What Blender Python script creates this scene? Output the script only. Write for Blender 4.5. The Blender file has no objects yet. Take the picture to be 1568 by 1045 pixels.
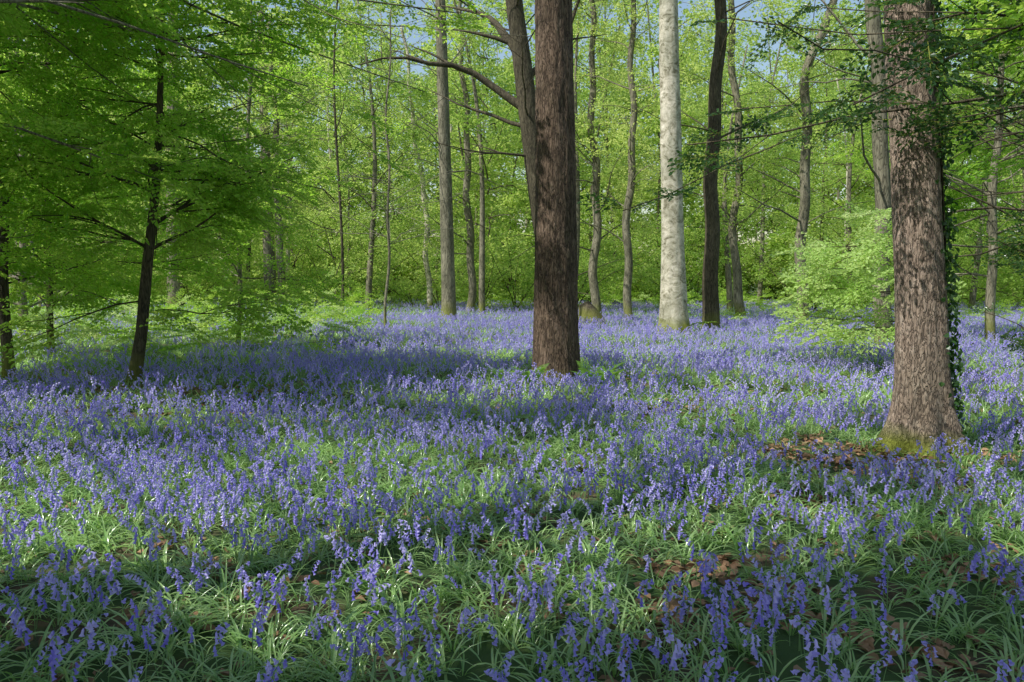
import bpy, math, random
import numpy as np
from mathutils import noise as mn, Vector
random.seed(7); rng=np.random.default_rng(7)
sc=bpy.context.scene
sc.view_settings.view_transform='Standard'; sc.view_settings.look='None'; sc.view_settings.exposure=0
SUN_EL=math.radians(53); SH=np.array([-0.87,-0.49]); SH=SH/np.linalg.norm(SH)
KX,KY=-SH[0]/math.tan(SUN_EL),-SH[1]/math.tan(SUN_EL)

# ---------------- ground height ----------------
def H(x,y):
    x=np.asarray(x,float); y=np.asarray(y,float)
    h=0.05*np.sin(x*0.9+1.3+0.4*np.sin(y*.7))*np.cos(y*0.75+.4)+0.03*np.sin(x*2.1+y*1.7)+0.015*np.sin(x*4.3-y*3.1)
    r=np.clip((y-18)/30,0,1); r=r*r*(3-2*r)
    l=np.clip((-x)/22,0,1)
    return h+0.5*r*l
def sn(x,y,s,ph=0):
    x=x/s+ph*3.1; y=y/s-ph*1.7
    return (np.sin(x*2.1+1.5*np.sin(y*1.3+ph))+np.sin(y*2.3+1.7*np.sin(x*1.1-ph))+np.sin((x+y)*1.7+1.2*np.sin((x-y)*1.9))+np.sin((x-y)*3.1+ph))/4

# ---------------- node helpers ----------------
def newmat(name):
    m=bpy.data.materials.new(name); m.use_nodes=True
    nt=m.node_tree; nt.nodes.clear(); return m,nt
def N(nt,t,**k):
    n=nt.nodes.new(t)
    for a,b in k.items(): setattr(n,a,b)
    return n
def ramp(nt,els):
    r=N(nt,'ShaderNodeValToRGB'); cr=r.color_ramp
    while len(cr.elements)>1: cr.elements.remove(cr.elements[0])
    cr.elements[0].position=els[0][0]; cr.elements[0].color=(*els[0][1],1)
    for p,c in els[1:]:
        e=cr.elements.new(p); e.color=(*c,1)
    return r
def leafmat(name,c1,c2,t1,t2,tf=.45,rough=.45,spec=.4,wscale=.35,wk=.5):
    m,nt=newmat(name); L=nt.links.new
    oi=N(nt,'ShaderNodeObjectInfo'); g=N(nt,'ShaderNodeNewGeometry')
    no=N(nt,'ShaderNodeTexNoise'); no.inputs['Scale'].default_value=wscale; no.inputs['Detail'].default_value=4
    L(g.outputs['Position'],no.inputs['Vector'])
    a=N(nt,'ShaderNodeMath',operation='MULTIPLY'); a.inputs[1].default_value=.45; L(oi.outputs['Random'],a.inputs[0])
    r2=N(nt,'ShaderNodeMath',operation='MULTIPLY'); r2.inputs[1].default_value=.3; L(g.outputs['Random Per Island'],r2.inputs[0])
    b=N(nt,'ShaderNodeMath',operation='MULTIPLY_ADD'); b.inputs[1].default_value=wk; L(no.outputs['Fac'],b.inputs[0]); L(a.outputs[0],b.inputs[2])
    s=N(nt,'ShaderNodeMath',operation='ADD'); L(b.outputs[0],s.inputs[0]); L(r2.outputs[0],s.inputs[1])
    d=ramp(nt,[(.25,c1),(.9,c2)]); t=ramp(nt,[(.25,t1),(.9,t2)])
    L(s.outputs[0],d.inputs[0]); L(s.outputs[0],t.inputs[0])
    p=N(nt,'ShaderNodeBsdfPrincipled'); p.inputs['Roughness'].default_value=rough; p.inputs['Specular IOR Level'].default_value=spec
    L(d.outputs[0],p.inputs['Base Color'])
    tr=N(nt,'ShaderNodeBsdfTranslucent'); L(t.outputs[0],tr.inputs[0])
    mx=N(nt,'ShaderNodeMixShader'); mx.inputs[0].default_value=tf
    L(p.outputs[0],mx.inputs[1]); L(tr.outputs[0],mx.inputs[2])
    o=N(nt,'ShaderNodeOutputMaterial'); L(mx.outputs[0],o.inputs[0]); return m
M_beech=leafmat('beech_leaf',(.11,.27,.02),(.26,.44,.05),(.42,.80,.04),(.78,.96,.18),.55)
M_young_lit=leafmat('young_beech_leaf_sunlit',(.30,.48,.10),(.48,.62,.24),(.64,.92,.20),(.88,.97,.42),.5)  # lighter copy of the beech leaf, with sunlight put into the colour
M_can=leafmat('canopy_leaf',(.05,.12,.015),(.08,.17,.02),(.06,.15,.01),(.10,.22,.02),.3)
M_far=leafmat('far_leaf',(.09,.22,.02),(.36,.50,.10),(.34,.64,.05),(.90,.98,.30),.5,wscale=.16,wk=.75)
M_dark=leafmat('holly_leaf',(.022,.065,.014),(.045,.11,.022),(.08,.2,.03),(.14,.3,.05),.3,.28,.6)
M_grass=leafmat('bluebell_leaf',(.21,.40,.10),(.44,.60,.25),(.38,.70,.12),(.60,.84,.26),.35,.22,1.0,wscale=.8)
M_stem=leafmat('bluebell_stem',(.16,.3,.09),(.26,.40,.16),(.28,.5,.12),(.4,.56,.2),.2)
M_bell=leafmat('bluebell_petal',(.25,.19,.76),(.68,.62,.97),(.38,.30,.92),(.68,.62,.98),.38,.4,.5,wscale=1.5)
M_litter=leafmat('dry_leaf',(.18,.09,.04),(.46,.29,.16),(.15,.07,.03),(.25,.12,.05),.15,.6,.3,wscale=3)
M_fern=leafmat('fern_leaf',(.13,.28,.04),(.21,.38,.07),(.35,.66,.08),(.5,.76,.12),.45)

def barkmat(name,dark,mid,light,sc_=(9,9,1.6),bump=.6,moss=0.0,mossh=.5,bands=False,dist=.03):
    m,nt=newmat(name); L=nt.links.new
    tc=N(nt,'ShaderNodeTexCoord'); mp=N(nt,'ShaderNodeMapping'); mp.inputs['Scale'].default_value=sc_
    L(tc.outputs['Object'],mp.inputs[0])
    n1=N(nt,'ShaderNodeTexNoise'); n1.inputs['Scale'].default_value=1.6; n1.inputs['Detail'].default_value=8; n1.inputs['Roughness'].default_value=.68; n1.inputs['Distortion'].default_value=.5
    L(mp.outputs[0],n1.inputs[0])
    n0=N(nt,'ShaderNodeTexNoise'); n0.inputs['Scale'].default_value=2.0; n0.inputs['Detail'].default_value=3; n0.inputs['Distortion'].default_value=.8; L(mp.outputs[0],n0.inputs[0])
    s0=N(nt,'ShaderNodeMath',operation='SUBTRACT'); s0.inputs[1].default_value=.5; L(n0.outputs['Fac'],s0.inputs[0])
    s1=N(nt,'ShaderNodeMath',operation='ABSOLUTE'); L(s0.outputs[0],s1.inputs[0])
    vr=ramp(nt,[(0,(0.3,)*3),(.045,(.8,)*3),(.1,(1,)*3)]) if not bands else ramp(nt,[(0,(.9,)*3),(.05,(1,)*3)])
    L(s1.outputs[0],vr.inputs[0])
    r=ramp(nt,[(.25,dark),(.5,mid),(.75,light)]); L(n1.outputs['Fac'],r.inputs[0])
    mul=N(nt,'ShaderNodeMixRGB',blend_type='MULTIPLY'); mul.inputs[0].default_value=1; L(r.outputs[0],mul.inputs[1]); L(vr.outputs[0],mul.inputs[2])
    col=mul.outputs[0]
    big=N(nt,'ShaderNodeTexNoise'); big.inputs['Scale'].default_value=1.3; big.inputs['Detail'].default_value=5; L(tc.outputs['Object'],big.inputs[0])
    br=ramp(nt,[(.35,(.6,.62,.55)),(.65,(1.1,1.08,1.05))]); L(big.outputs['Fac'],br.inputs[0])
    m2=N(nt,'ShaderNodeMixRGB',blend_type='MULTIPLY'); m2.inputs[0].default_value=.8; L(col,m2.inputs[1]); L(br.outputs[0],m2.inputs[2]); col=m2.outputs[0]
    if bands:
        mp2=N(nt,'ShaderNodeMapping'); mp2.inputs['Scale'].default_value=(2.6,2.6,3.4); L(tc.outputs['Object'],mp2.inputs[0])
        nb=N(nt,'ShaderNodeTexNoise'); nb.inputs['Scale'].default_value=1.3; nb.inputs['Detail'].default_value=8; nb.inputs['Roughness'].default_value=.75; nb.inputs['Distortion'].default_value=1.2; L(mp2.outputs[0],nb.inputs[0])
        rb=ramp(nt,[(.38,(.25,.24,.17)),(.47,(.7,.69,.62)),(.6,(1.05,1.03,1))]); L(nb.outputs['Fac'],rb.inputs[0])
        m3=N(nt,'ShaderNodeMixRGB',blend_type='MULTIPLY'); m3.inputs[0].default_value=.95; L(col,m3.inputs[1]); L(rb.outputs[0],m3.inputs[2]); col=m3.outputs[0]
    if moss>0:
        sp=N(nt,'ShaderNodeSeparateXYZ'); L(tc.outputs['Object'],sp.inputs[0])
        mr=N(nt,'ShaderNodeMapRange'); mr.inputs['From Min'].default_value=mossh; mr.inputs['From Max'].default_value=0; L(sp.outputs['Z'],mr.inputs[0])
        a=N(nt,'ShaderNodeMath',operation='MULTIPLY_ADD'); L(mr.outputs[0],a.inputs[0]); a.inputs[1].default_value=1.0; 
        sb=N(nt,'ShaderNodeMath',operation='SUBTRACT'); L(big.outputs['Fac'],sb.inputs[0]); sb.inputs[1].default_value=.85; L(sb.outputs[0],a.inputs[2])
        mu=N(nt,'ShaderNodeMath',operation='MULTIPLY'); mu.use_clamp=True; mu.inputs[1].default_value=3*moss; L(a.outputs[0],mu.inputs[0])
        mm=N(nt,'ShaderNodeMixRGB'); L(mu.outputs[0],mm.inputs[0]); L(col,mm.inputs[1]); mm.inputs[2].default_value=(.20,.22,.035,1); col=mm.outputs[0]
    p=N(nt,'ShaderNodeBsdfPrincipled'); p.inputs['Roughness'].default_value=.85; p.inputs['Specular IOR Level'].default_value=.2
    L(col,p.inputs['Base Color'])
    h=N(nt,'ShaderNodeMath',operation='MULTIPLY'); L(n1.outputs['Fac'],h.inputs[0]); L(vr.outputs[0],h.inputs[1])
    bp=N(nt,'ShaderNodeBump'); bp.inputs['Strength'].default_value=bump; bp.inputs['Distance'].default_value=dist; L(h.outputs[0],bp.inputs['Height']); L(bp.outputs[0],p.inputs['Normal'])
    o=N(nt,'ShaderNodeOutputMaterial'); L(p.outputs[0],o.inputs[0]); return m
B_brown=barkmat('bark_brown',(.07,.048,.034),(.18,.125,.09),(.33,.245,.185),(14,14,3.0),1,.5,.35)
B_red=barkmat('bark_reddish',(.15,.11,.085),(.44,.33,.26),(.66,.54,.45),(16,16,4.2),1,.9,.45)
B_pale=barkmat('bark_pale',(.46,.43,.35),(.70,.65,.55),(.84,.80,.70),(4,4,3),.35,1,1.0,True,.02)
B_grey=barkmat('bark_grey',(.14,.13,.09),(.27,.245,.175),(.39,.36,.27),(7,7,1.5),.5,.6,1.2)
B_dark=barkmat('bark_dark',(.05,.042,.027),(.12,.10,.065),(.20,.17,.115),(10,10,2),.6,.5,1)

# ---------------- mesh builder ----------------
class MB:
    def __init__(s): s.v=[]; s.f=[]; s.m=[]; s.n=0
    def add(s,v,f,mi=0):
        v=np.asarray(v,float).reshape(-1,3); s.v.append(v)
        for q in f: s.f.append(tuple(i+s.n for i in q)); s.m.append(mi)
        s.n+=len(v)
    def mesh(s,name,mats,smooth=False):
        me=bpy.data.meshes.new(name); V=np.concatenate(s.v)
        me.from_pydata(V.tolist(),[],s.f)
        for m in mats: me.materials.append(m)
        me.polygons.foreach_set('material_index',s.m)
        if smooth: me.polygons.foreach_set('use_smooth',[True]*len(s.f))
        me.update(); return me
def link(me,name,parent=None):
    o=bpy.data.objects.new(name,me); sc.collection.objects.link(o)
    if parent: o.parent=parent
    return o
def tube(mb,P,R,sides=6,mi=0,disp=None,cap=True):
    P=np.asarray(P,float); n=len(P); T=np.gradient(P,axis=0); T/=np.linalg.norm(T,axis=1)[:,None]+1e-9
    ref=np.array([0,0,1.]) if abs(T[0][2])<.8 else np.array([1.,0,0])
    a=np.arange(sides)/sides*2*math.pi
    vs=[]
    for i in range(n):
        u=np.cross(T[i],ref); u/=np.linalg.norm(u)+1e-9; w=np.cross(u,T[i])
        r=R[i]*np.ones(sides)
        if disp is not None: r=disp(i,a,P[i],R[i])
        vs.append(P[i]+np.outer(np.cos(a)*r,u)+np.outer(np.sin(a)*r,w))
    f=[]
    for i in range(n-1):
        b=i*sides
        for j in range(sides):
            k=(j+1)%sides; f.append((b+j,b+k,b+sides+k,b+sides+j))
    if cap: f.append(tuple((n-1)*sides+j for j in range(sides)))
    mb.add(np.concatenate(vs),f,mi)
def leaf(mb,p,d,n,L,W,mi=0,fold=.25):
    d=d/np.linalg.norm(d); s=np.cross(d,n); s/=np.linalg.norm(s)+1e-9; n=np.cross(s,d)
    u=n*W*fold
    v=[p,p+d*L*.3+s*W*.5+u,p+d*L*.68+s*W*.42+u,p+d*L-n*L*.08,p+d*L*.68-s*W*.42+u,p+d*L*.3-s*W*.5+u]
    mb.add(v,[(0,3,2,1),(0,5,4,3)],mi)

# ---------------- instancing ----------------
def protos(name,meshes):
    c=bpy.data.collections.new(name)
    for i,m in enumerate(meshes): c.objects.link(bpy.data.objects.new('%s_part_%02d'%(name,i),m))
    return c
def scatter(name,P,Rot,S,coll,nvar,parent=None,real=False):
    P=np.asarray(P,float); n=len(P)
    if n==0: return
    me=bpy.data.meshes.new(name); me.vertices.add(n); me.vertices.foreach_set('co',P.ravel())
    a=me.attributes.new('rot','FLOAT_VECTOR','POINT'); a.data.foreach_set('vector',np.asarray(Rot,float).ravel())
    a=me.attributes.new('scl','FLOAT','POINT'); a.data.foreach_set('value',np.asarray(S,float))
    a=me.attributes.new('vid','INT','POINT'); a.data.foreach_set('value',rng.integers(0,nvar,n).astype(np.int32))
    o=link(me,name,parent)
    key='inst_'+coll.name+str(real); g=bpy.data.node_groups.get(key)
    if not g:
        g=bpy.data.node_groups.new(key,'GeometryNodeTree')
        g.interface.new_socket('Geometry',in_out='INPUT',socket_type='NodeSocketGeometry')
        g.interface.new_socket('Geometry',in_out='OUTPUT',socket_type='NodeSocketGeometry')
        gi=g.nodes.new('NodeGroupInput'); go=g.nodes.new('NodeGroupOutput')
        ip=g.nodes.new('GeometryNodeInstanceOnPoints'); ci=g.nodes.new('GeometryNodeCollectionInfo')
        ci.inputs['Collection'].default_value=coll; ci.inputs['Separate Children'].default_value=True; ci.inputs['Reset Children'].default_value=True
        ip.inputs['Pick Instance'].default_value=True
        def na(nm,t):
            x=g.nodes.new('GeometryNodeInputNamedAttribute'); x.data_type=t; x.inputs['Name'].default_value=nm
            return [q for q in x.outputs if q.enabled and q.name=='Attribute'][0]
        l=g.links.new
        l(gi.outputs[0],ip.inputs['Points']); l(ci.outputs[0],ip.inputs['Instance'])
        l(na('vid','INT'),ip.inputs['Instance Index']); l(na('rot','FLOAT_VECTOR'),ip.inputs['Rotation']); l(na('scl','FLOAT'),ip.inputs['Scale'])
        if real:
            rl=g.nodes.new('GeometryNodeRealizeInstances'); l(ip.outputs[0],rl.inputs[0]); l(rl.outputs[0],go.inputs[0])
        else: l(ip.outputs[0],go.inputs[0])
    md=o.modifiers.new('scatter','NODES'); md.node_group=g
    return o

# ---------------- prototypes ----------------
def spray(leafL,leafW,mats,length=1.0,nside=9,seed=0,droop=.15,tilt=.55):
    r=np.random.default_rng(seed); mb=MB()
    def pt(t,y=0): return np.array([t*length,y,-droop*t*t*length])
    tube(mb,[pt(t) for t in np.linspace(0,1,4)],np.linspace(.005,.002,4),3,1,cap=False)
    def lf(p,d):
        n=np.array([r.normal()*tilt*.6,r.normal()*tilt*.6,1.]); d=np.array([d[0],d[1],d[2]+r.normal()*.25])
        s=r.uniform(.75,1.2); leaf(mb,p,d,n,leafL*s,leafW*s,0)
    for i in range(nside):
        t=.12+.85*i/nside+r.uniform(-.03,.03); sd=1 if i%2 else -1
        Ls=length*(.5*(1-t)+.12)*r.uniform(.8,1.15); ang=sd*r.uniform(.6,1.0)
        d=np.array([math.cos(ang),math.sin(ang),r.normal()*.12]); b=pt(t)
        e=b+d*Ls+np.array([0,0,-.12*Ls]); tube(mb,[b,e],[.003,.0015],3,1,cap=False)
        k=max(2,int(Ls/(leafL*.62)))
        for j in range(k):
            q=b+(e-b)*(j+.6)/k; s2=1 if j%2 else -1
            a2=ang+s2*r.uniform(.5,1.0); lf(q,(math.cos(a2),math.sin(a2),0))
        lf(e,d)
    k=int(length/(leafL*.8))
    for j in range(k):
        a2=(1 if j%2 else -1)*r.uniform(.5,1); lf(pt((j+.7)/k),(math.cos(a2),math.sin(a2),0))
    lf(pt(1),(1,0,0))
    return mb.mesh('spray',mats)
def puff(leafL,n,mats,seed,flat=.45):
    r=np.random.default_rng(seed); mb=MB()
    cs=[np.array([r.uniform(-.38,.38),r.uniform(-.38,.38),r.uniform(-.25,.25)*flat*2]) for _ in range(6)]
    for c in cs[:3]: tube(mb,[np.array([0,0,-.12]),c],[.006,.002],3,1,cap=False)
    for i in range(n):
        c=cs[r.integers(0,6)]; p=c+r.normal(size=3)*np.array([.16,.16,.07])
        d=r.normal(size=3)*np.array([1,1,.5]); nn=np.array([r.normal()*.6,r.normal()*.6,1.])
        s=r.uniform(.7,1.25); leaf(mb,p,d,nn,leafL*s,leafL*.62*s,0)
    return mb.mesh('puff',mats)
C_beech=protos('beech_spray',[spray(.09,.058,[M_beech,B_dark],1,9,s,.15,.9) for s in range(5)])
C_young_lit=protos('young_lit_spray',[spray(.11,.072,[M_young_lit,B_dark],1,9,s,.3,1.5) for s in range(5)])
C_can=protos('canopy_spray',[spray(.17,.14,[M_can,B_dark],1,9,70+s,.15,.4) for s in range(4)])
C_far=protos('far_puff',[puff(.11,52,[M_far,B_dark],20+s) for s in range(6)])
C_dist=protos('dist_puff',[puff(.19,28,[M_far,B_dark],120+s,.6) for s in range(5)])
C_dark=protos('holly_spray',[spray(.065,.038,[M_dark,B_dark],.6,8,40+s,.1,1.1) for s in range(4)])
def bluebell(seed,lod=0):
    r=np.random.default_rng(seed); mb=MB(); h=r.uniform(.22,.40); lean=r.uniform(.02,.05)
    ts=np.linspace(0,1,8 if not lod else 4)
    def st(t):
        b=max(0,t-.6)/.4
        return np.array([lean*t+.06*b*b,0,h*t-.03*b*b*b])
    tube(mb,[st(t) for t in ts],np.linspace(.0028,.0014,len(ts)),4 if not lod else 3,1,cap=False)
    nb=r.integers(6,13)
    for i in range(nb):
        t=.54+.46*(i+.5)/nb; p=st(t); a=r.normal()*.9
        out=np.array([math.cos(a),math.sin(a),0]); L=.024*r.uniform(.8,1.15)*(1.1-.3*(t-.58)/.42)
        q=p+out*.015+np.array([0,0,.002]); ax=np.array([out[0]*.45,out[1]*.45,-1.]); ax/=np.linalg.norm(ax)
        if t>.9: ax=np.array([out[0]*.9,out[1]*.9,-.5]); ax/=np.linalg.norm(ax)
        if lod: tube(mb,[q,q+ax*L*.3,q+ax*L],[.002,.006,.011],4,0,cap=False)
        else:
            tube(mb,[p,q],[.001,.001],3,2,cap=False)
            tube(mb,[q,q+ax*L*.25,q+ax*L*.72,q+ax*L],[.002,.005,.0052,.0108],5,0,cap=False)
    return mb.mesh('bluebell',[M_bell,M_stem,M_bell])
C_bell=protos('bluebell',[bluebell(s) for s in range(8)])
C_bell2=protos('bluebell_small',[bluebell(s,1) for s in range(8)])
def clump(seed,n0=6,L0=.24,W=.013,k=6):
    r=np.random.default_rng(seed); mb=MB()
    for i in range(n0+r.integers(0,3)):
        a=r.uniform(0,6.28); L=L0*r.uniform(.7,1.25); o=np.array([math.cos(a),math.sin(a),0]); s=np.array([-o[1],o[0],0])
        up=r.uniform(.5,1.3); base=o*.01
        p=base.copy(); th=up
        vs=[];f=[]; w0=W*r.uniform(.7,1.2); bend=r.uniform(.15,.42)*5/(k-1)
        for j in range(k):
            t=j/(k-1); w=w0*(.5+1.0*t if t<.4 else (.9*(1-((t-.4)/.6)**2)+.03))
            nrm=-o*math.sin(th)+np.array([0,0,math.cos(th)])
            vs+=[p-s*w*.5+nrm*w*.25,p,p+s*w*.5+nrm*w*.25]
            p=p+(o*math.cos(th)+np.array([0,0,math.sin(th)]))*L/(k-1); th-=bend
            if p[2]<.01: p[2]=.01
        for j in range(k-1):
            b=j*3; f+=[(b,b+1,b+4,b+3),(b+1,b+2,b+5,b+4)]
        mb.add(vs,f,0)
    return mb.mesh('clump',[M_grass],True)
C_clump=protos('leaf_clump',[clump(s) for s in range(7)])
C_clump2=protos('leaf_clump_small',[clump(s,5,.26,.018,4) for s in range(6)])
def litter(seed):
    r=np.random.default_rng(seed); mb=MB()
    for i in range(5):
        a=r.uniform(0,6.28); leaf(mb,np.array([r.normal()*.05,r.normal()*.05,.01+r.uniform(0,.015)]),np.array([math.cos(a),math.sin(a),r.normal()*.2]),np.array([r.normal()*.4,r.normal()*.4,1]),.06,.038)
    return mb.mesh('litter',[M_litter])
C_lit=protos('litter',[litter(s) for s in range(5)])
def fern(seed):
    r=np.random.default_rng(seed); mb=MB()
    for i in range(7):
        a=i*.9+r.uniform(-.3,.3); o=np.array([math.cos(a),math.sin(a),0]); s=np.array([-o[1],o[0],0]); th=1.25; p=np.zeros(3); L=r.uniform(.5,.7); k=22; pts=[p.copy()]
        for j in range(k):
            d=o*math.cos(th)+np.array([0,0,math.sin(th)]); n=-o*math.sin(th)+np.array([0,0,math.cos(th)])
            p=p+d*L/k; th-=.055+r.normal()*.02; pts.append(p.copy()); t=j/k
            if j>1:
                w=.15*math.sin(math.pi*min(1,(t*.8+.25)))
                for sg in (-1,1): leaf(mb,p,s*sg+d*.35,n,w,.02,0,.1)
        tube(mb,pts,np.linspace(.004,.001,len(pts)),3,0)
    return mb.mesh('fern',[M_fern])
C_fern=protos('fern_frond',[fern(s) for s in range(3)])

# ---------------- canopy gaps shaped to place sun patches (world ground coords) ----------------
LIT=[(7.5,17.2,8,3.0),(13,19,5,3),(-.5,30,9,9),(3.5,27,4,5),(-12,26,9,7),(-3.2,5.9,1.9,.8),(-1.1,6.9,1.5,.7),(-.6,5.0,1.3,.6),(.5,6.3,1.1,.55),
     (1.7,6.9,1.2,.55),(1.4,5.0,1.1,.4),(-.4,3.95,1.1,.35),(-5.6,9.3,2.0,.9),(4.3,5.6,.9,.4),(2.3,8.8,1.1,.35),(-2.4,8.8,1.1,.3),(-2.3,4.4,.6,.3),(0.6,12.2,1.0,.6),(9,13,2.6,1.8),
     (3.4,10.2,1.4,.45),(6.0,9.2,1.3,.7),(-4.4,7.3,1.1,.4),(-.4,10.6,.9,.3),(3.2,4.4,.35,.2)]
CAP=[((4.8,23.8),(12.2,28.1),2.2),((3.9,7.4),(7.0,9.3),.9),((-2.5,32),(6,37),1.6),((6,14),(9,16),2.6)]
def litval(P):
    x=P[:,0]+KX*P[:,2]; y=P[:,1]+KY*P[:,2]
    v=np.full(len(P),-1.)
    for cx,cy,rx,ry in LIT: v=np.maximum(v,1-((x-cx)/(rx+.5))**2-((y-cy)/(ry+.5))**2)
    for a,b,r in CAP:
        a=np.array(a);b=np.array(b);d=b-a;t=np.clip(((x-a[0])*d[0]+(y-a[1])*d[1])/(d@d),0,1)
        q=np.hypot(x-a[0]-t*d[0],y-a[1]-t*d[1]); v=np.maximum(v,1-(q/r)**2)
    return v+.12*sn(x,y,.9,2)+np.where(sn(x,y,.75,5)>.6,.95,0)

# ---------------- trees ----------------
def interp(P,R,z):
    P=np.asarray(P); zs=P[:,2]; return np.array([np.interp(z,zs,P[:,0]),np.interp(z,zs,P[:,1]),z]),np.interp(z,zs,R)
def trunkdisp(amp,flare,seed,zf=1.0,lobes=5):
    def f(i,a,p,r):
        o=np.empty(len(a)); z=p[2]
        fl=flare*math.exp(-max(0,z)/(.22*zf))
        for j,t in enumerate(a):
            c,s=math.cos(t),math.sin(t)
            n=mn.noise((c*r*14+seed,s*r*14,z*1.4)); rg=1-abs(n)*2
            n2=mn.noise((c*2+seed,s*2,z*.6))
            n3=mn.noise((c*r*40+seed,s*r*40,z*7))
            lob=.5+.5*math.sin(lobes*t+seed+1.2*math.sin(2*t))
            o[j]=r*(1+.06*n2+fl*(.25+lob))+amp*(rg-.6+.5*n3)
        return o
    return f
def branch(p0,az,el,L,r0,rs,droop=.5,n=7,wig=.12):
    P=[np.array(p0,float)]; e=el; a=az
    for i in range(n-1):
        a+=rs.normal()*wig; e+=rs.normal()*wig*.7-droop*(el if el>0 else .1)/(n)*1.2
        P.append(P[-1]+np.array([math.cos(a)*math.cos(e),math.sin(a)*math.cos(e),math.sin(e)])*L/(n-1))
    return np.array(P),np.linspace(r0,.004+r0*.1,n)
def sprays_on(P,rs,dens,size,out,lat=.25,t0=.3,vz=.1):
    L=np.linalg.norm(np.diff(P,axis=0),axis=1).sum(); n=max(1,int(L*dens))
    az0=math.atan2(P[-1][1]-P[0][1],P[-1][0]-P[0][0])
    for k in range(n):
        t=t0+(1-t0)*(k+rs.uniform())/n; f=t*(len(P)-1); i=min(int(f),len(P)-2); p=P[i]+(P[i+1]-P[i])*(f-i)
        w=lat*L*(1.15-t); o=rs.uniform(-1,1)*w
        p=p+np.array([-math.sin(az0)*o,math.cos(az0)*o,rs.normal()*vz*size])
        yaw=az0+math.copysign(rs.uniform(.2,1.1),o if o else 1)
        out.append((p,(rs.normal()*.4,rs.normal()*.28+.12,yaw),size*rs.uniform(.65,1.2)))
def place(name,spr,coll,nv,parent,mask=True,keepf=None,real=False):
    if not spr: return
    P=np.array([s[0] for s in spr]); R=np.array([s[1] for s in spr]); S=np.array([s[2] for s in spr])
    k=np.ones(len(P),bool)
    C=P.copy()
    if coll.name.endswith('spray'):
        C[:,0]+=.45*S*np.cos(R[:,2]); C[:,1]+=.45*S*np.sin(R[:,2])
    if mask: k&=litval(C)<0
    if keepf is not None: k&=keepf(C)
    k&=P[:,2]>.25+H(P[:,0],P[:,1])
    k&=~((np.abs(P[:,0])<2.0+.3*np.abs(P[:,1]))&(P[:,1]>-3)&(P[:,1]<5)&(P[:,2]<4.5))
    scatter(name,P[k],R[k],S[k],coll,nv,parent,real)
    return k.sum()
def tree(name,P,R,bark,seed,sides=14,amp=.004,flare=.35,rings=60,nb=0,bz=(3,12),bl=(2,4),el=(.1,.6),dens=2.2,size=.9,coll=None,nv=5,mask=True,
         br=None,extra=None,keepf=None,az=(0,6.2832),zf=1.0,sub=True,lat=.25,bsides=5,t0=.3,wig=.14,vz=.1):
    rs=np.random.default_rng(seed); P=np.array(P,float); P[0][2]=float(H(P[0][0],P[0][1]))-.08
    zz=np.concatenate([np.linspace(P[0][2],P[0][2]+.9,max(6,rings//5)),np.linspace(P[0][2]+.9,P[-1][2],rings)[1:]])
    Q=[];RR=[]
    for z in zz:
        p,r=interp(P,R,z); Q.append(p); RR.append(r)
    Q=np.array(Q); 
    ker=max(1,rings//14)
    for c in (0,1):
        pad=np.pad(Q[:,c],(ker,ker),mode='edge'); Q[:,c]=np.convolve(pad,np.ones(2*ker+1)/(2*ker+1),'valid')
    Q[:,0]+=(.04*np.sin(Q[:,2]*.9+seed)+.03*np.sin(Q[:,2]*2.1+seed*2))*(R[0]<.3)*np.clip(Q[:,1]/20-.2,.3,1.5)*1.3*(abs(P[0][0]-3.93)>.01)
    mb=MB(); tube(mb,Q,RR,sides,0,trunkdisp(amp,flare,seed*1.37,zf))
    spr=[]; blist=[]
    for i in range(nb):
        z=rs.uniform(*bz); p,r=interp(Q,RR,z); a=rs.uniform(*az); tt=(z-bz[0])/(bz[1]-bz[0]+1e-6)
        L=rs.uniform(*bl)*(1-.4*tt); blist.append((p,a,rs.uniform(*el),L,max(.009,min(r*.35,.008*L+.006))))
    for b in (br or []): blist.append(b)
    for (p,a,e,L,r0) in blist:
        BP,BR=branch(p,a,e,L,r0,rs,n=9 if r0>.1 else 7,wig=.2 if r0>.1 else wig); tube(mb,BP,BR,bsides if r0<.1 else 10,0)
        if coll:
            sprays_on(BP,rs,dens,size,spr,lat,t0,vz)
        if sub:
            for k in range(3):
                i=rs.integers(1,6); SP,SR=branch(BP[i],a+rs.choice([-1,1])*rs.uniform(.5,1),e*.6+rs.normal()*.2,L*.45,BR[i]*.6,rs,n=5); tube(mb,SP,SR,4,0,cap=False)
                if coll: sprays_on(SP,rs,dens,size*.9,spr,lat,.1,vz)
    o=link(mb.mesh(name,[bark],True),name)
    if extra: spr+=extra
    if coll: place('crown',spr,coll,nv,o,mask,keepf,real=(coll.name=='far_puff'))
    return o
TRK=[]
def T(x,y,r): TRK.append((x,y,r))
def V(*a): return np.array(a,float)

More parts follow.
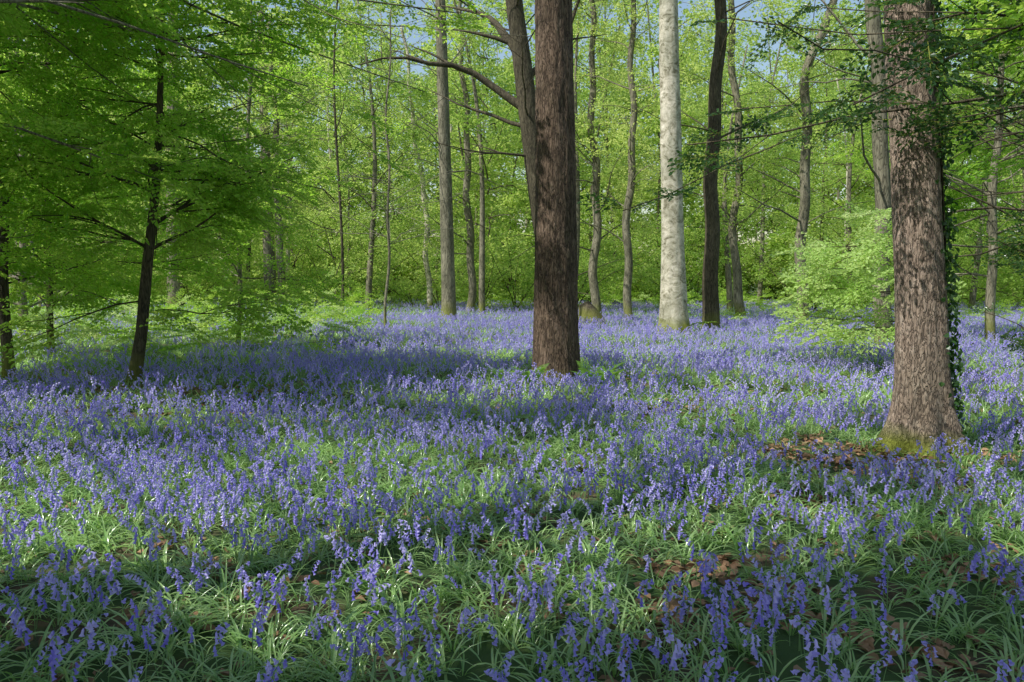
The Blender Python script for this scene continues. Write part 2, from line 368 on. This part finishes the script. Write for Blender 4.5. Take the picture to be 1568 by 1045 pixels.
T(.72,12.8,.5)
tree('oak_tree',[(.72,12.8,0),(.70,12.8,2.5),(.65,12.8,6),(.6,12.8,15)],[.375,.325,.29,.16],B_brown,1,110,.014,.22,260,nb=14,bz=(8.5,14.5),bl=(3,5),dens=1.6,size=1.1,coll=C_can,nv=4)
T(3.93,7.5,.45)
tree('oak_tree',[(3.93,7.5,0),(3.9,7.5,.6),(3.82,7.5,1.8),(3.60,7.5,4.3),(3.4,7.5,12)],[.265,.23,.21,.20,.12],B_red,2,100,.010,.75,240,nb=12,bz=(7,11.5),bl=(2.5,4),dens=1.6,size=1.1,coll=C_can,nv=4,zf=1.2)
T(4.81,23.8,.6)
tree('added_shade_tree',[(4.86,23.8,0),(4.78,23.8,2.5),(4.54,23.8,9.7),(4.4,23.8,17)],[.44,.335,.27,.18],B_pale,3,48,.012,.3,150,nb=8,bz=(11,16.5),bl=(3,5),dens=1.2,size=1.3,coll=C_far,nv=6,zf=1.5)
T(1.4,26,.5)
tree('oak_tree',[(1.5,26,0),(1.25,26,2),(.87,26,4.3),(.35,26,8.4),(0,26,10.8),(-.2,26,16)],[.42,.36,.33,.30,.26,.14],B_dark,4,30,.012,.3,90,nb=20,bz=(6,15.5),bl=(3,5),el=(.3,.9),dens=2.2,size=1.0,coll=C_far,nv=6,vz=.3,lat=.35,
  br=[(V(.55,26,7.0),math.pi*.98,.75,6.0,.15),(V(.3,26,8.6),math.pi*1.02,1.15,5,.16),(V(.6,26,6.5),math.pi*.9,.35,4.6,.08),(V(.4,26,8.0),.2,1.0,5,.12),(V(.7,26,5.6),math.pi*1.1,.3,3.6,.05)])
spec=[('added_shade_tree',[(-2.52,32,0),(-2.6,32,4),(-2.80,32,12.5),(-2.9,32,18)],[.30,.26,.2,.1],B_grey,(4.5,17)),
 ('added_shade_tree',[(-2.0,39,0),(-2.1,39,6),(-2.5,39,16)],[.2,.17,.08],B_grey,(2.5,15)),
 ('oak_tree',[(6.15,25,0),(6.25,25,4),(6.2,25,7),(6.4,25,10.2),(6.4,25,16)],[.26,.22,.2,.17,.1],B_dark,(4.5,15)),
 ('oak_tree',[(8.9,31,0),(8.6,31,3),(8.7,31,6),(8.3,31,12),(8.2,31,16)],[.2,.15,.14,.12,.05],B_grey,(3.5,15)),
 ('oak_tree',[(10.6,29,0),(10.5,29,4),(10.5,29,9.3),(11.2,29,10.8),(11.7,29,12.5),(11.9,29,15)],[.22,.18,.16,.14,.11,.05],B_grey,(3.5,15)),
 ('added_shade_tree',[(8.45,18,0),(8.3,18,3),(7.95,18,7.8),(7.8,18,13)],[.2,.17,.15,.08],B_grey,(3.5,12)),
 ('added_shade_tree',[(-13,43,0),(-13.1,43,6),(-13.2,43,16)],[.33,.28,.15],B_grey,(3,15)),
 ('added_shade_tree',[(-12.2,42,0),(-12.2,42,6),(-12.4,42,15)],[.2,.17,.1],B_grey,(3,15)),
 ('added_shade_tree',[(-16.5,39,0),(-16.4,39,6),(-16.1,39,16)],[.36,.32,.2],B_grey,(3,15)),
 ('added_shade_tree',[(4.6,32,0),(4.7,32,6),(4.8,32,15)],[.17,.15,.08],B_grey,(2.5,14)),
 ('added_shade_tree',[(-4.4,43,0),(-4.6,43,5),(-5.8,43,15)],[.16,.14,.07],B_pale,(3,14)),
 ('added_shade_tree',[(3.6,34,0),(3.5,34,6),(3.2,34,15)],[.2,.16,.1],B_grey,(2.5,14))]
for i,(nm,P,R,b,bz) in enumerate(spec):
    T(P[0][0],P[0][1],R[0]+.15)
    tree(nm,P,R,b,30+i,18,.006,.3,50,nb=26,bz=bz,bl=(2,4.6),dens=2.6,size=.95,coll=C_far,nv=6,sub=False,zf=1.2,el=(.1,.9),lat=.38,vz=.4,wig=.2,t0=.2)

LK=dict(coll=C_beech,lat=.3,t0=.12,wig=.2,vz=.2)
T(-5.72,12,.12)
K=[(-5.74,12,0),(-5.62,12,.8),(-5.52,12,1.7),(-5.35,12,2.6),(-5.2,12,4.3),(-5.05,12,5.8),(-4.9,12,7.5)]
tree('beech_sapling',K,[.10,.085,.08,.065,.045,.035,.02],B_dark,50,12,.004,.3,60,nb=38,bz=(2.0,7.3),bl=(1.6,3.6),el=(-.05,.75),dens=3.6,size=.75,
  br=[(V(-5.5,12,2.0),.1,.6,1.6,.03),(V(-5.38,12,2.45),0.2,.15,1.5,.03),(V(-5.4,12,2.4),0,.8,2.4,.025),(V(-5.6,12,1.1),.1,.3,2.2,.015),(V(-5.6,12,1.3),3.2,.2,2.0,.015)],**LK)
T(-8.3,13,.12)
tree('beech_sapling',[(-8.3,13,0),(-8.3,13,1.5),(-8.2,13,3),(-8.35,13,6.2),(-8.4,13,8)],[.09,.08,.07,.05,.02],B_dark,51,12,.004,.3,50,nb=36,bz=(1.2,7.8),bl=(1.6,3.6),el=(-.05,.75),dens=3.6,size=.75,**LK)
tree('beech_sapling',[(-9.9,17,0),(-9.8,17,3),(-9.6,17,9)],[.07,.06,.03],B_dark,52,10,.004,.3,40,nb=44,bz=(1.0,8.8),bl=(1.8,3.8),el=(-.05,.75),dens=3.1,size=.85,**LK)
tree('beech_sapling',[(-6.9,20,0),(-6.7,20,3),(-6.2,20,10)],[.06,.05,.03],B_grey,53,10,.004,.3,40,nb=48,bz=(1.6,9.8),bl=(1.8,4.0),el=(-.05,.75),dens=3.1,size=.9,**LK)
tree('beech_sapling',[(-13.5,22,0),(-13.4,22,3),(-13.2,22,11)],[.13,.1,.03],B_grey,54,10,.004,.3,40,nb=54,bz=(.8,10.5),bl=(2,4.5),el=(-.05,.75),dens=2.8,size=.95,**LK)
tree('beech_sapling',[(-3.9,25,0),(-3.9,25,3),(-3.7,25,10)],[.045,.04,.02],B_grey,55,10,.004,.3,40,nb=40,bz=(2.4,9.8),bl=(1.8,3.8),el=(-.05,.8),dens=3.0,size=.9,**LK)
boughs=[(V(-8.5,7.5,z),a,e,L,.035) for z,a,e,L in [(4.2,.7,.12,6.0),(4.9,.5,.15,6.8),(3.8,1.0,.1,5.2),(5.5,.9,.1,7.5),(5.8,.62,.0,8.5),(5.0,1.2,.1,6),(6.2,.75,.02,9),(5.3,.6,.12,9),(6.0,1.0,.02,8),(4.6,.85,.14,7.5),(6.6,.55,-.05,9.5),(5.6,.75,.05,6),(6.4,.68,.0,10),(5.9,.6,.05,10)]]
tree('added_shade_tree',[(-8.6,7.5,0),(-8.6,7.5,5),(-8.4,7.5,12)],[.26,.22,.1],B_grey,56,20,.005,.3,50,nb=6,bz=(7,11.5),bl=(3,5),dens=2.8,size=.8,coll=C_beech,t0=.15,br=boughs,lat=.2,vz=.2)
tree('beech_sapling',[(7.0,14,0),(6.95,14,1.5),(6.8,14,3.0)],[.035,.025,.012],B_dark,57,8,.002,.2,20,nb=22,bz=(.7,2.8),bl=(1.3,2.6),el=(-.08,.1),az=(2.5,4.2),dens=4.5,size=.6,coll=C_young_lit,mask=False,lat=.2,sub=False,t0=.2,vz=.04)
tree('beech_sapling',[(12,20,0),(12,20,4),(12,20,10)],[.12,.1,.04],B_grey,58,10,.004,.3,40,nb=48,bz=(1.4,9.8),bl=(2,4),el=(0,.8),dens=3,size=.95,**LK)
tree('beech_sapling',[(9.6,14,0),(9.6,14,4),(9.4,14,9)],[.09,.08,.04],B_dark,59,10,.004,.3,40,nb=40,bz=(2.0,8.8),bl=(2,3.6),el=(0,.7),dens=3.2,size=.8,**LK)
tree('beech_sapling',[(6.9,9.4,0),(6.9,9.4,3),(6.8,9.4,7)],[.07,.06,.03],B_dark,63,10,.004,.3,40,nb=30,bz=(2.6,6.8),bl=(1.2,2.4),el=(0,.6),dens=3.4,size=.65,**LK)

tree('holly_tree',[(5.9,6.2,0),(5.8,6.2,2),(5.7,6.2,5.5)],[.09,.07,.03],B_dark,60,10,.003,.3,30,nb=22,bz=(1.6,5.3),bl=(.8,1.4),el=(-.1,.5),dens=4.5,size=.7,coll=C_dark,nv=4,mask=False,
   br=[(V(5.75,6.2,3.5),3.22,-.14,4.4,.02),(V(5.75,6.2,3.9),3.1,-.05,2.9,.02),(V(5.75,6.2,3.2),3.3,-.1,2.4,.018),(V(5.75,6.2,4.5),3.25,0,3.0,.02),(V(5.75,6.2,4.1),3.2,-.12,4.2,.016)],lat=.1)
tree('holly_tree',[(8.0,10.5,0),(8.0,10.5,2),(7.9,10.5,6)],[.09,.07,.03],B_dark,61,10,.003,.3,30,nb=40,bz=(.3,5.8),bl=(1,2.0),el=(-.1,.5),dens=4.5,size=.8,coll=C_dark,nv=4,mask=False,lat=.25)
tree('beech_sapling',[(5.0,4.4,0),(4.95,4.4,3),(4.9,4.4,6)],[.05,.04,.02],B_dark,62,8,.003,.3,30,nb=22,bz=(2.6,5.8),bl=(1.2,2.4),el=(-.1,.35),az=(1.6,3.2),dens=4,size=.55,coll=C_beech,lat=.3,mask=False)
mb=MB(); rs=np.random.default_rng(5)
tx=lambda z: np.interp(z,[0,.6,1.8,4.3,12],[3.93,3.9,3.82,3.6,3.4])
for k in range(1700):
    z=rs.uniform(.15,5.5); a=rs.normal(-.2,.45)+.15*math.sin(z*3)
    r=.21+rs.uniform(.0,.10)+.1*math.exp(-z/.3)
    if rs.uniform()>.35+.65*(mn.noise((a*2,z*1.2,0))+.5): continue
    o=np.array([math.cos(a),math.sin(a),0]); p=np.array([tx(z),7.5,z])+o*r
    leaf(mb,p,np.array([rs.normal()*.6,rs.normal()*.4,-.6]),o+np.array([rs.normal()*.4,rs.normal()*.4,.4]),rs.uniform(.04,.065),.05)
for k in range(4):
    a0=-.5+k*.25; zs=np.linspace(0,5.5,40)
    tube(mb,[[tx(z)+math.cos(a0+.25*math.sin(z*1.3+k))*.22,7.5+math.sin(a0+.25*math.sin(z*1.3+k))*.22,z] for z in zs],np.full(40,.008),5,1)
link(mb.mesh('ivy',[M_dark,B_dark]),'ivy_plant')

# ---------------- unseen overhead trees added to shade the foreground ----------------
def shade(P):
    x=P[:,0]+KX*P[:,2]; y=P[:,1]+KY*P[:,2]
    return (y<14.5)&(y>1.2)&(x<9)&(x>-11)
cn=0
for (x,y,h) in [(-14,1,15),(-8.5,-3.5,14),(-12,9,15),(-5.6,2.0,14),(-9.5,4.5,13),(-3.8,-3,14),(-15,-5,15),(-1.2,-2.2,13),(-6.2,-1.2,14),(-4.6,-.8,12.5),(1.5,-4,14)]:
    cn+=1
    tree('added_shade_tree',[(x,y,0),(x+.1,y,h*.5),(x,y+.1,h)],[.3,.24,.1],B_grey,80+cn,16,.005,.3,40,nb=36,bz=(8,h-.5),bl=(3.2,5.8),el=(0,.5),dens=2.5,size=.7,coll=C_can,nv=4,lat=.3,keepf=shade,bsides=4)

# ---------------- distant woodland (one mass) ----------------
mb=MB(); spr=[]; spd=[]; rs=np.random.default_rng(99)
pts=[]; tries=0
while len(pts)<190 and tries<9000:
    tries+=1
    y=rs.uniform(35,95); x=rs.uniform(-1,1)*(.72*y+10)
    if y<52 and abs(x)<.4*y and rs.uniform()<.85: continue
    if all((x-a)**2+(y-b)**2>(2.6+y*.02)**2 for a,b in pts): pts.append((x,y))
def addp(p,size,far): (spd if far else spr).append((p,(rs.normal()*.3,rs.normal()*.3,rs.uniform(0,6.28)),size))
for (x,y) in pts:
    az=x/y; win=(.03<az<.48)
    h=rs.uniform(13,18) if y<60 else rs.uniform(20,32)
    if win: h=min(h,1.6+y*rs.uniform(.28,.42))
    if y<52 : T(x,y,.4)
    far=y>54; kk=1.5 if far else 1.1
    r0=rs.uniform(.07,.2); lx=rs.normal()*1.3; ph=rs.uniform(0,6); P=[(x+lx*t*t+.3*math.sin(ph+5*t),y+.15*math.cos(ph+4*t),h*t+float(H(x,y))-.1*(1-t)) for t in np.linspace(0,1,12)]
    tube(mb,P,np.linspace(r0,.03,12),8,int(rs.choice([0,0,0,1,2])))
    z0=rs.choice([1.2,2.0,3.0,4.5]); R0=rs.uniform(2.2,4.0)*(1.25 if far else 1)
    nl=int((h-z0)*(1.7 if not far else 1.2))
    for i in range(nl):
        z=z0+(h-z0)*((i+rs.uniform())/nl)**1.0; t=(z-z0)/(h-z0)
        L=R0*(.45+.85*math.sin(math.pi*min(1,.25+.7*t)))*rs.uniform(.6,1.2); a=rs.uniform(0,6.28); e=rs.uniform(.1,1.0)
        zb=max(z-L*.4,.6)
        BP,BR=branch((x,y,zb),a,e,L,.01+.006*L,rs,n=6,wig=.25); tube(mb,BP,BR,4,1,cap=False)
        m=int(L*(2.0 if not far else 1.4))+1
        for k in range(m):
            f=rs.uniform(.3,1)**.8*(5-1e-3); j=int(f); p=BP[j]+(BP[j+1]-BP[j])*(f-j)+rs.normal(size=3)*np.array([.4,.4,.22])*kk
            addp(p,kk*rs.uniform(.6,1.3),far)
for i in range(150):
    y=rs.uniform(40,80); x=rs.uniform(-1,1)*(.7*y+6); hh=rs.uniform(1.5,7.0); R0=rs.uniform(1.2,2.8)
    for b in range(5):
        a=rs.uniform(0,6.28); BP,BR=branch((x,y,float(H(x,y))),a,rs.uniform(.9,1.4),hh,.03,rs,n=6,wig=.15); tube(mb,BP,BR,4,1,cap=False)
        for k in range(int(hh*2.2)+3):
            f=rs.uniform(.12,1)*(5-1e-3); j=int(f); p=BP[j]+(BP[j+1]-BP[j])*(f-j)+rs.normal(size=3)*np.array([.5,.5,.3])*R0*.5
            addp(p,rs.uniform(.7,1.3)*(1.4 if y>54 else 1),y>54)
wood=link(mb.mesh('distant_trees',[B_grey,B_dark,B_pale],True),'distant_trees')
place('foliage',spr,C_far,6,wood,True,real=True); place('foliage',spd,C_dist,5,wood,False,real=True)

# low undergrowth
n=5200; y=rs.uniform(15,60,n); x=rs.uniform(-1,1,n)*(.72*y+4)
d=sn(x,y,3.0,4); left=(x<-3.5-.12*(y-15))|(y>44); k=(left&(d>-.25))|((x>6)&(y>24)&(d>.35))|(y>44)
x,y,d=x[k],y[k],d[k]; m=len(x); z=H(x,y)+rs.uniform(.12,.5,m)*np.where(y>38,1.6,1)*(1+1.8*np.clip(d,0,1)*(x<-4))
P=np.stack([x,y,z],1); R=np.stack([rs.normal(size=m)*.4,rs.normal(size=m)*.3-.25,rs.uniform(0,6.28,m)],1)
q=rs.uniform(size=m)<.35
scatter('undergrowth_bramble',P[~q],R[~q],rs.uniform(.4,.9,(~q).sum()),C_beech,5)
scatter('undergrowth_bramble',P[q],R[q],rs.uniform(.3,.7,q.sum()),C_young_lit,5)

# ---------------- ground ----------------
g=np.sinh(np.linspace(-4.4,4.4,260)); g=g/g.max()*420
gx=g; gy=g+8
X,Y=np.meshgrid(gx,gy); Z=H(X,Y); nn=len(g)
V_=np.stack([X.ravel(),Y.ravel(),Z.ravel()],1)
idx=np.arange(nn*nn).reshape(nn,nn); F=np.stack([idx[:-1,:-1].ravel(),idx[:-1,1:].ravel(),idx[1:,1:].ravel(),idx[1:,:-1].ravel()],1)
me=bpy.data.meshes.new('ground'); me.from_pydata(V_.tolist(),[],F.tolist()); me.polygons.foreach_set('use_smooth',[True]*len(F))
m,nt=newmat('woodland_floor'); L=nt.links.new
tc=N(nt,'ShaderNodeTexCoord'); n1=N(nt,'ShaderNodeTexNoise'); n1.inputs['Scale'].default_value=9; n1.inputs['Detail'].default_value=10; n1.inputs['Roughness'].default_value=.7
L(tc.outputs['Object'],n1.inputs[0]); r=ramp(nt,[(.3,(.03,.02,.01)),(.5,(.09,.06,.03)),(.7,(.18,.11,.06))]); L(n1.outputs['Fac'],r.inputs[0])
n2=N(nt,'ShaderNodeTexNoise'); n2.inputs['Scale'].default_value=2.1; n2.inputs['Detail'].default_value=8; L(tc.outputs['Object'],n2.inputs[0])
r2=ramp(nt,[(.38,(0,0,0)),(.5,(1,1,1))]); L(n2.outputs['Fac'],r2.inputs[0])
mx=N(nt,'ShaderNodeMixRGB'); L(r2.outputs[0],mx.inputs[0]); L(r.outputs[0],mx.inputs[1]); mx.inputs[2].default_value=(.05,.10,.02,1)
p=N(nt,'ShaderNodeBsdfPrincipled'); p.inputs['Roughness'].default_value=.95; L(mx.outputs[0],p.inputs['Base Color'])
bp=N(nt,'ShaderNodeBump'); bp.inputs['Strength'].default_value=.8; bp.inputs['Distance'].default_value=.04; L(n1.outputs['Fac'],bp.inputs['Height']); L(bp.outputs[0],p.inputs['Normal'])
o=N(nt,'ShaderNodeOutputMaterial'); L(p.outputs[0],o.inputs[0]); me.materials.append(m); link(me,'ground')

# ---------------- flora ----------------
BARE=[(2.9,7.2,1.1,.8),(4.7,7.1,.7,.4),(1.0,3.9,.55,.38),(-1.35,4.25,.3,.22),(3.1,6.3,.55,.4),(1.6,3.3,.4,.3),(-4.6,11.2,1.6,.4),(1.9,9.6,.7,.3),(2.2,5.6,.4,.3),(1.2,4.5,.3,.25),(2.6,4.2,.3,.25)]
def bare(x,y):
    v=np.zeros(len(x))
    wx=x+.15*np.sin(y*9)+.1*np.sin(x*7+y*5); wy=y+.15*np.sin(x*8)
    for cx,cy,rx,ry in BARE: v=np.maximum(v,np.clip(1.5*(1-((wx-cx)/rx)**2-((wy-cy)/ry)**2),0,1))
    return v
def A(y0,y1,mg=3.5): return .72*(y1**2-y0**2)+2*mg*(y1-y0)
def clear(x,y):
    k=np.ones(len(x),bool)
    for a,b,r in TRK: k&=(x-a)**2+(y-b)**2>r*r
    return k
def gen(d,y0,y1):
    n=int(A(y0,y1)*d); y=np.sqrt(rng.uniform(y0*y0,y1*y1,int(n*.8))); y=np.concatenate([y,rng.uniform(y0,y1,int(n*.2))]); x=rng.uniform(-1,1,len(y))*(.72*y+3.5); return x,y
def bells(zones,name,coll):
    Ps=[]
    for (y0,y1,d) in zones:
        x,y=gen(d,y0,y1)
        pr=.62+.55*sn(x,y,1.1,1)+.4*sn(x,y,.35,3)
        pr=np.clip(pr,.14,1)*(1-.93*bare(x,y))
        left=np.clip((-x-3.5)/3,0,1)*np.clip((y-12.5)/2,0,1)*np.clip((60-y)/5,0,1)
        pr*=1-.78*left
        k=(rng.uniform(size=len(x))<pr)&clear(x,y); Ps.append(np.stack([x[k],y[k]],1))
    Q=np.concatenate(Ps); n=len(Q)
    scatter(name,np.column_stack([Q,H(Q[:,0],Q[:,1])-.01]),np.column_stack([rng.normal(size=n)*.1,rng.normal(size=n)*.1,rng.normal(-1.2,1.6,n)]),rng.uniform(.68,1.15,n),coll,8)
bells([(1.4,6,88),(6,9,96)],'bluebell_flowers',C_bell)
bells([(9,18,74),(18,32,52),(32,54,26)],'bluebell_flowers',C_bell2)
def clumps(zones,name,coll,nv):
    Ps=[]
    for (y0,y1,d) in zones:
        x,y=gen(d,y0,y1); pr=np.clip(.85+.35*sn(x,y,.8,7),.3,1)*(1-.85*bare(x,y))
        k=(rng.uniform(size=len(x))<pr)&clear(x,y); Ps.append(np.stack([x[k],y[k]],1))
    Q=np.concatenate(Ps); n=len(Q)
    scatter(name,np.column_stack([Q,H(Q[:,0],Q[:,1])-.005]),np.column_stack([rng.normal(size=n)*.12,rng.normal(size=n)*.12,rng.uniform(0,6.28,n)]),rng.uniform(.6,1.1,n),coll,nv)
clumps([(1.4,9,100)],'bluebell_leaves',C_clump,7)
clumps([(9,18,42),(18,46,15)],'bluebell_leaves',C_clump2,6)
x,y=gen(95,1.4,14); k=rng.uniform(size=len(x))<np.clip(.08+bare(x,y),0,1); x,y=x[k],y[k]; n=len(x)
scatter('leaf_litter',np.column_stack([x,y,H(x,y)]),np.column_stack([rng.normal(size=n)*.15,rng.normal(size=n)*.15,rng.uniform(0,6.28,n)]),rng.uniform(.8,1.3,n),C_lit,5)
fp=[(.3,12.05,.7),(1.25,11.95,.85),(-.1,12.4,.6),(1.5,12.4,.6)]
scatter('fern',[(a,b,float(H(a,b))) for a,b,c in fp],[(0,0,i*1.3) for i in range(len(fp))],[c*1.2 for a,b,c in fp],C_fern,3)
mb=MB(); rs=np.random.default_rng(3)
BP,BR=branch((1.75,9.2,.2),.15,.16,1.1,.02,rs,n=8,wig=.2); tube(mb,BP,BR,6)
BP2,BR2=branch(BP[4],.9,.35,.5,.012,rs,n=6,wig=.2); tube(mb,BP2,BR2,5)
link(mb.mesh('fallen_branch',[B_brown],True),'fallen_branch')
mb=MB(); tube(mb,[(2.9,29,-.1),(2.75,29,.5),(2.6,29,.8)],[.5,.32,.2],20,0,trunkdisp(.02,.4,8)); link(mb.mesh('tree_stump',[B_dark],True),'tree_stump')

# ---------------- light, sky, camera ----------------
w=bpy.data.worlds.new('World'); sc.world=w; w.use_nodes=True; nt=w.node_tree
bg=nt.nodes['Background']; sky=nt.nodes.new('ShaderNodeTexSky'); sky.sky_type='NISHITA'; sky.sun_disc=False
sky.sun_elevation=SUN_EL; sky.sun_rotation=math.atan2(SH[0],SH[1]); sky.air_density=1.4; sky.dust_density=1.2
nt.links.new(sky.outputs[0],bg.inputs[0]); bg.inputs[1].default_value=.15
sl=bpy.data.lights.new('sun','SUN'); sl.energy=5; sl.angle=math.radians(.5); sl.color=(1,.98,.93)
so=bpy.data.objects.new('sun',sl); sc.collection.objects.link(so)
tos=Vector((SH[0]*math.cos(SUN_EL),SH[1]*math.cos(SUN_EL),math.sin(SUN_EL))); so.rotation_euler=tos.to_track_quat('Z','Y').to_euler(); so.location=(0,0,40)
cam=bpy.data.cameras.new('camera'); cam.lens=28; cam.sensor_width=36; cam.clip_end=1500; cam.clip_start=.05
co=bpy.data.objects.new('camera',cam); sc.collection.objects.link(co); co.location=(0,0,1.6); co.rotation_euler=(math.radians(90-4.3),0,0); sc.camera=co
